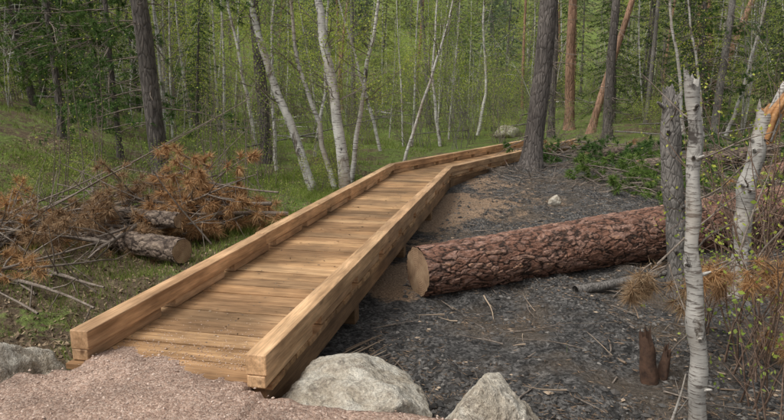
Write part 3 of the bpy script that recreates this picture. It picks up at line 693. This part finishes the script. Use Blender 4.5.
def inst(key,name,x,y,s=1.,dz=0):
    o=bpy.data.objects.new(name,prot[key]);scene.collection.objects.link(o);o.parent=forest
    o.location=(x,y,hz(x,y)-.05+dz);o.scale=(s,s,s*rng.uniform(.9,1.1));o.rotation_euler=(rng.normal(0,.04),rng.normal(0,.06),rng.uniform(0,6.28))
rng=np.random.default_rng(301)
def okpos(x,y):
    if abs(x)>y*.78+3: return False
    if y<24 and -4.5<x<12: return False
    return True
def place(n,keys,name,y0,y1,smin,smax,dens=lambda x,y:1.,pw=1.):
    c=0;tries=0
    while c<n and tries<n*30:
        tries+=1
        y=y0+(y1-y0)*rng.random()**pw;x=rng.uniform(-y*.78-3,y*.78+3)
        if not okpos(x,y) or rng.random()>dens(x,y): continue
        inst(keys[rng.integers(len(keys))],name,x,y,rng.uniform(smin,smax));c+=1
ctr=lambda x,y:.3 if -.25<x/y<.2 else 1.
place(26,['fir0','fir1'],"fir",22,42,.4,.85,lambda x,y:.03 if -.3<x/y<.25 else 1.)
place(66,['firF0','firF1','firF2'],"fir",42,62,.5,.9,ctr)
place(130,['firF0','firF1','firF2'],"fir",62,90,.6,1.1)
place(56,['birch0','birch1','birch2','birch3'],"birch",20,42,.6,1.1)
place(66,['birch0','birch1','birch2','birch3'],"birch",42,62,.8,1.3)
place(36,['trunk0','trunk1','trunk1'],"pine",26,60,.6,.9)
place(70,['under0','under1'],"understory",26,52,.5,1.1)
place(95,['sap0','sap1','sap0'],"sapling",18,45,.6,1.2)
place(100,['shrub0','shrub1','shrub2'],"shrub",17,32,.5,1.0)
place(110,['shrub0','shrub1','shrub2'],"shrub",30,52,.8,1.6)
for k,x,y,s in (('fir0',-11.5,20,.75),('fir1',-9.2,19.5,.7),('fir0',-13.5,23,.9),('fir1',16,25,.8),('fir0',18.5,28,.9),('fir1',12.8,26,.7),
                ('under1',1.2,25,.7),('under1',3.1,27.5,.8),('under0',-1.5,26,.8),('under1',-6.0,22,.6),('under1',5.0,30,.8),('under0',2.2,31,.9),('under1',2.4,22.8,.6)):
    inst(k,"fir" if k[0]=='f' else "understory",x,y,s)
for k in range(40):
    y=rng.uniform(9.5,20);x=(-3.01+.2063*y)/.9785-rng.uniform(.9,7.5)
    if -6<x<-2.4 and y<10.5: continue
    inst('shrub%d'%rng.integers(3) if k%3 else 'sap0',"shrub",x,y,rng.uniform(.3,.75) if k%3 else .5)
# ------------------------------------------------------------ grass
rng=np.random.default_rng(401);mb=MB()
def blades(n,x0,x1,y0,y1,h0,h1,w,cond,thr=0.):
    x=rng.uniform(x0,x1,n);y=y0+(y1-y0)*rng.random(n)**1.3
    d=fbm(x*1.2,y*1.2,0,3,71)-thr;ok=cond(x,y)&(d>rng.uniform(-.7,.6,n));x,y=x[ok],y[ok];z=H(x,y);N=len(x)
    a=rng.uniform(0,6.28,N);h=rng.uniform(h0,h1,N);lx,ly=rng.normal(0,.45,N)*h,rng.normal(0,.45,N)*h
    bx,by=np.cos(a)*w/2,np.sin(a)*w/2
    v=np.stack([np.stack([x-bx,y-by,z-.01],-1),np.stack([x+bx,y+by,z-.01],-1),np.stack([x+lx,y+ly,z+h],-1)],1).reshape(-1,3)
    mb.add(v,np.arange(3*N).reshape(-1,3),0)
def lb(x,y):
    return ((.9785*x-.2063*y)<-3.1)&~((y>14)&(((x-.64)*.848-(y-13.97)*.53)>-1.))
blades(70000,-9,0,3.9,14,.04,.15,.009,lb,.1)
blades(26000,-4.2,-.8,9,15,.06,.2,.012,lb)
blades(50000,-22,4,13,30,.06,.2,.02,lb,.15)
blades(9000,1.2,3.2,4.6,5.6,.02,.09,.006,lambda x,y:((x-1.75)**2/.12+(y-4.95)**2/.05)<1.)
blades(14000,7,16,11,24,.05,.2,.016,lambda x,y:x>9+rng.uniform(-1,1,len(x)))
mb.obj("grass",[M['grass']])
# litter, chips, charcoal
rng=np.random.default_rng(402)
mb=MB()
def ashpts(n,pw=1.6,thr=.9):
    x=rng.uniform(-1.2,9,n);y=3.9+13*rng.random(n)**pw;p=.9785*x-.2063*y;p2=(x-.64)*.848-(y-13.97)*.53
    ok=(p>-1.35)&(p2>-6)&~((y>13)&(p2<.9));x,y=x[ok],y[ok]
    d=fbm(x*1.5,y*1.5,0,3,88);ok=d>rng.uniform(-thr,thr,len(x));x,y=x[ok],y[ok];return np.stack([x,y,H(x,y)+.004],-1)
c=ashpts(70000);N=len(c)
k=rng.random(N);sz=.004+.032*rng.random(N)**3.5
mb.octa(c[k<.55],sz[k<.55],2,.6);mb.octa(c[(k>=.55)&(k<.84)],sz[(k>=.55)&(k<.84)]*1.4,1,.6)
mb.octa(c[k>=.92],sz[k>=.92]*1.2,0,.25)
c=ashpts(46000,1.6,1.2);c[:,2]+=.006;mb.cards(c,.07,.006,3,None,1.,.9)
for cx,cy,r in [(1.5,12.2,1.),(-.1,7.7,.6),(.75,11,.8),(.2,9.4,.6),(-.6,5.4,.4),(3,10.5,1.5)]:
    N=900;q=np.stack([rng.normal(cx,r*.6,N),rng.normal(cy,r*.6,N)],-1);q=q[(.9785*q[:,0]-.2063*q[:,1])>-1.4];mb.octa(np.stack([q[:,0],q[:,1],H(q[:,0],q[:,1])+.004],-1),rng.uniform(.005,.018,len(q)),0,.25)
mb.obj("ground_debris",[M['chip'],M['char'],M['ashpeb'],M['needle_litter']])
mb=MB();n=34000;x=rng.uniform(-9,0,n);y=3.8+12.2*rng.random(n)**1.6;ok=(.9785*x-.2063*y)<-3.15;c=np.stack([x[ok],y[ok],H(x[ok],y[ok])+.012],-1);mb.cards(c,.055,.024,0,None);mb.obj("leaf_litter",[M['litter']])
# a few dead leaves and needles blown onto the deck
mb=MB();N=160;s=3.7+10*rng.random(N);p=rng.uniform(-2.84,-1.66,N);wx,wy=ps2w(p,s);mb.cards(np.stack([wx,wy,np.full(N,.008)],-1),.035,.012,0,None,1.,.95);mb.obj("fallen_leaves",[M['litter']])
# ------------------------------------------------------------ world, sun, camera
w=bpy.data.worlds.new("World");scene.world=w;w.use_nodes=True;nt=w.node_tree
sky=nt.nodes.new("ShaderNodeTexSky");sky.sky_type='NISHITA';sky.sun_disc=False
sd=Vector((-.45,-.30,.84)).normalized();el=math.asin(sd.z)
sky.sun_elevation=el;sky.sun_rotation=math.atan2(sd.x,sd.y);sky.dust_density=6;sky.air_density=1.;sky.ozone_density=.6
hs=nt.nodes.new("ShaderNodeHueSaturation");hs.inputs["Saturation"].default_value=.2;nt.links.new(sky.outputs[0],hs.inputs["Color"])
bg=nt.nodes["Background"];nt.links.new(hs.outputs[0],bg.inputs[0]);bg.inputs[1].default_value=.145
sl=bpy.data.lights.new("sun","SUN");sl.energy=1.5;sl.angle=math.radians(22);sl.color=(1,.975,.93)
so=bpy.data.objects.new("sun",sl);scene.collection.objects.link(so);so.rotation_euler=sd.to_track_quat('Z','Y').to_euler()
cd=bpy.data.cameras.new("camera");co=bpy.data.objects.new("camera",cd);scene.collection.objects.link(co)
cd.sensor_width=36;cd.lens=28.24;cd.clip_end=600;cd.clip_start=.05
co.location=(0,0,1.82);co.rotation_euler=(math.radians(90-10.7),0,0);scene.camera=co
scene.view_settings.view_transform='Standard';scene.view_settings.look='None';scene.view_settings.exposure=0
print("faces",sum(len(m.polygons) for m in bpy.data.meshes))
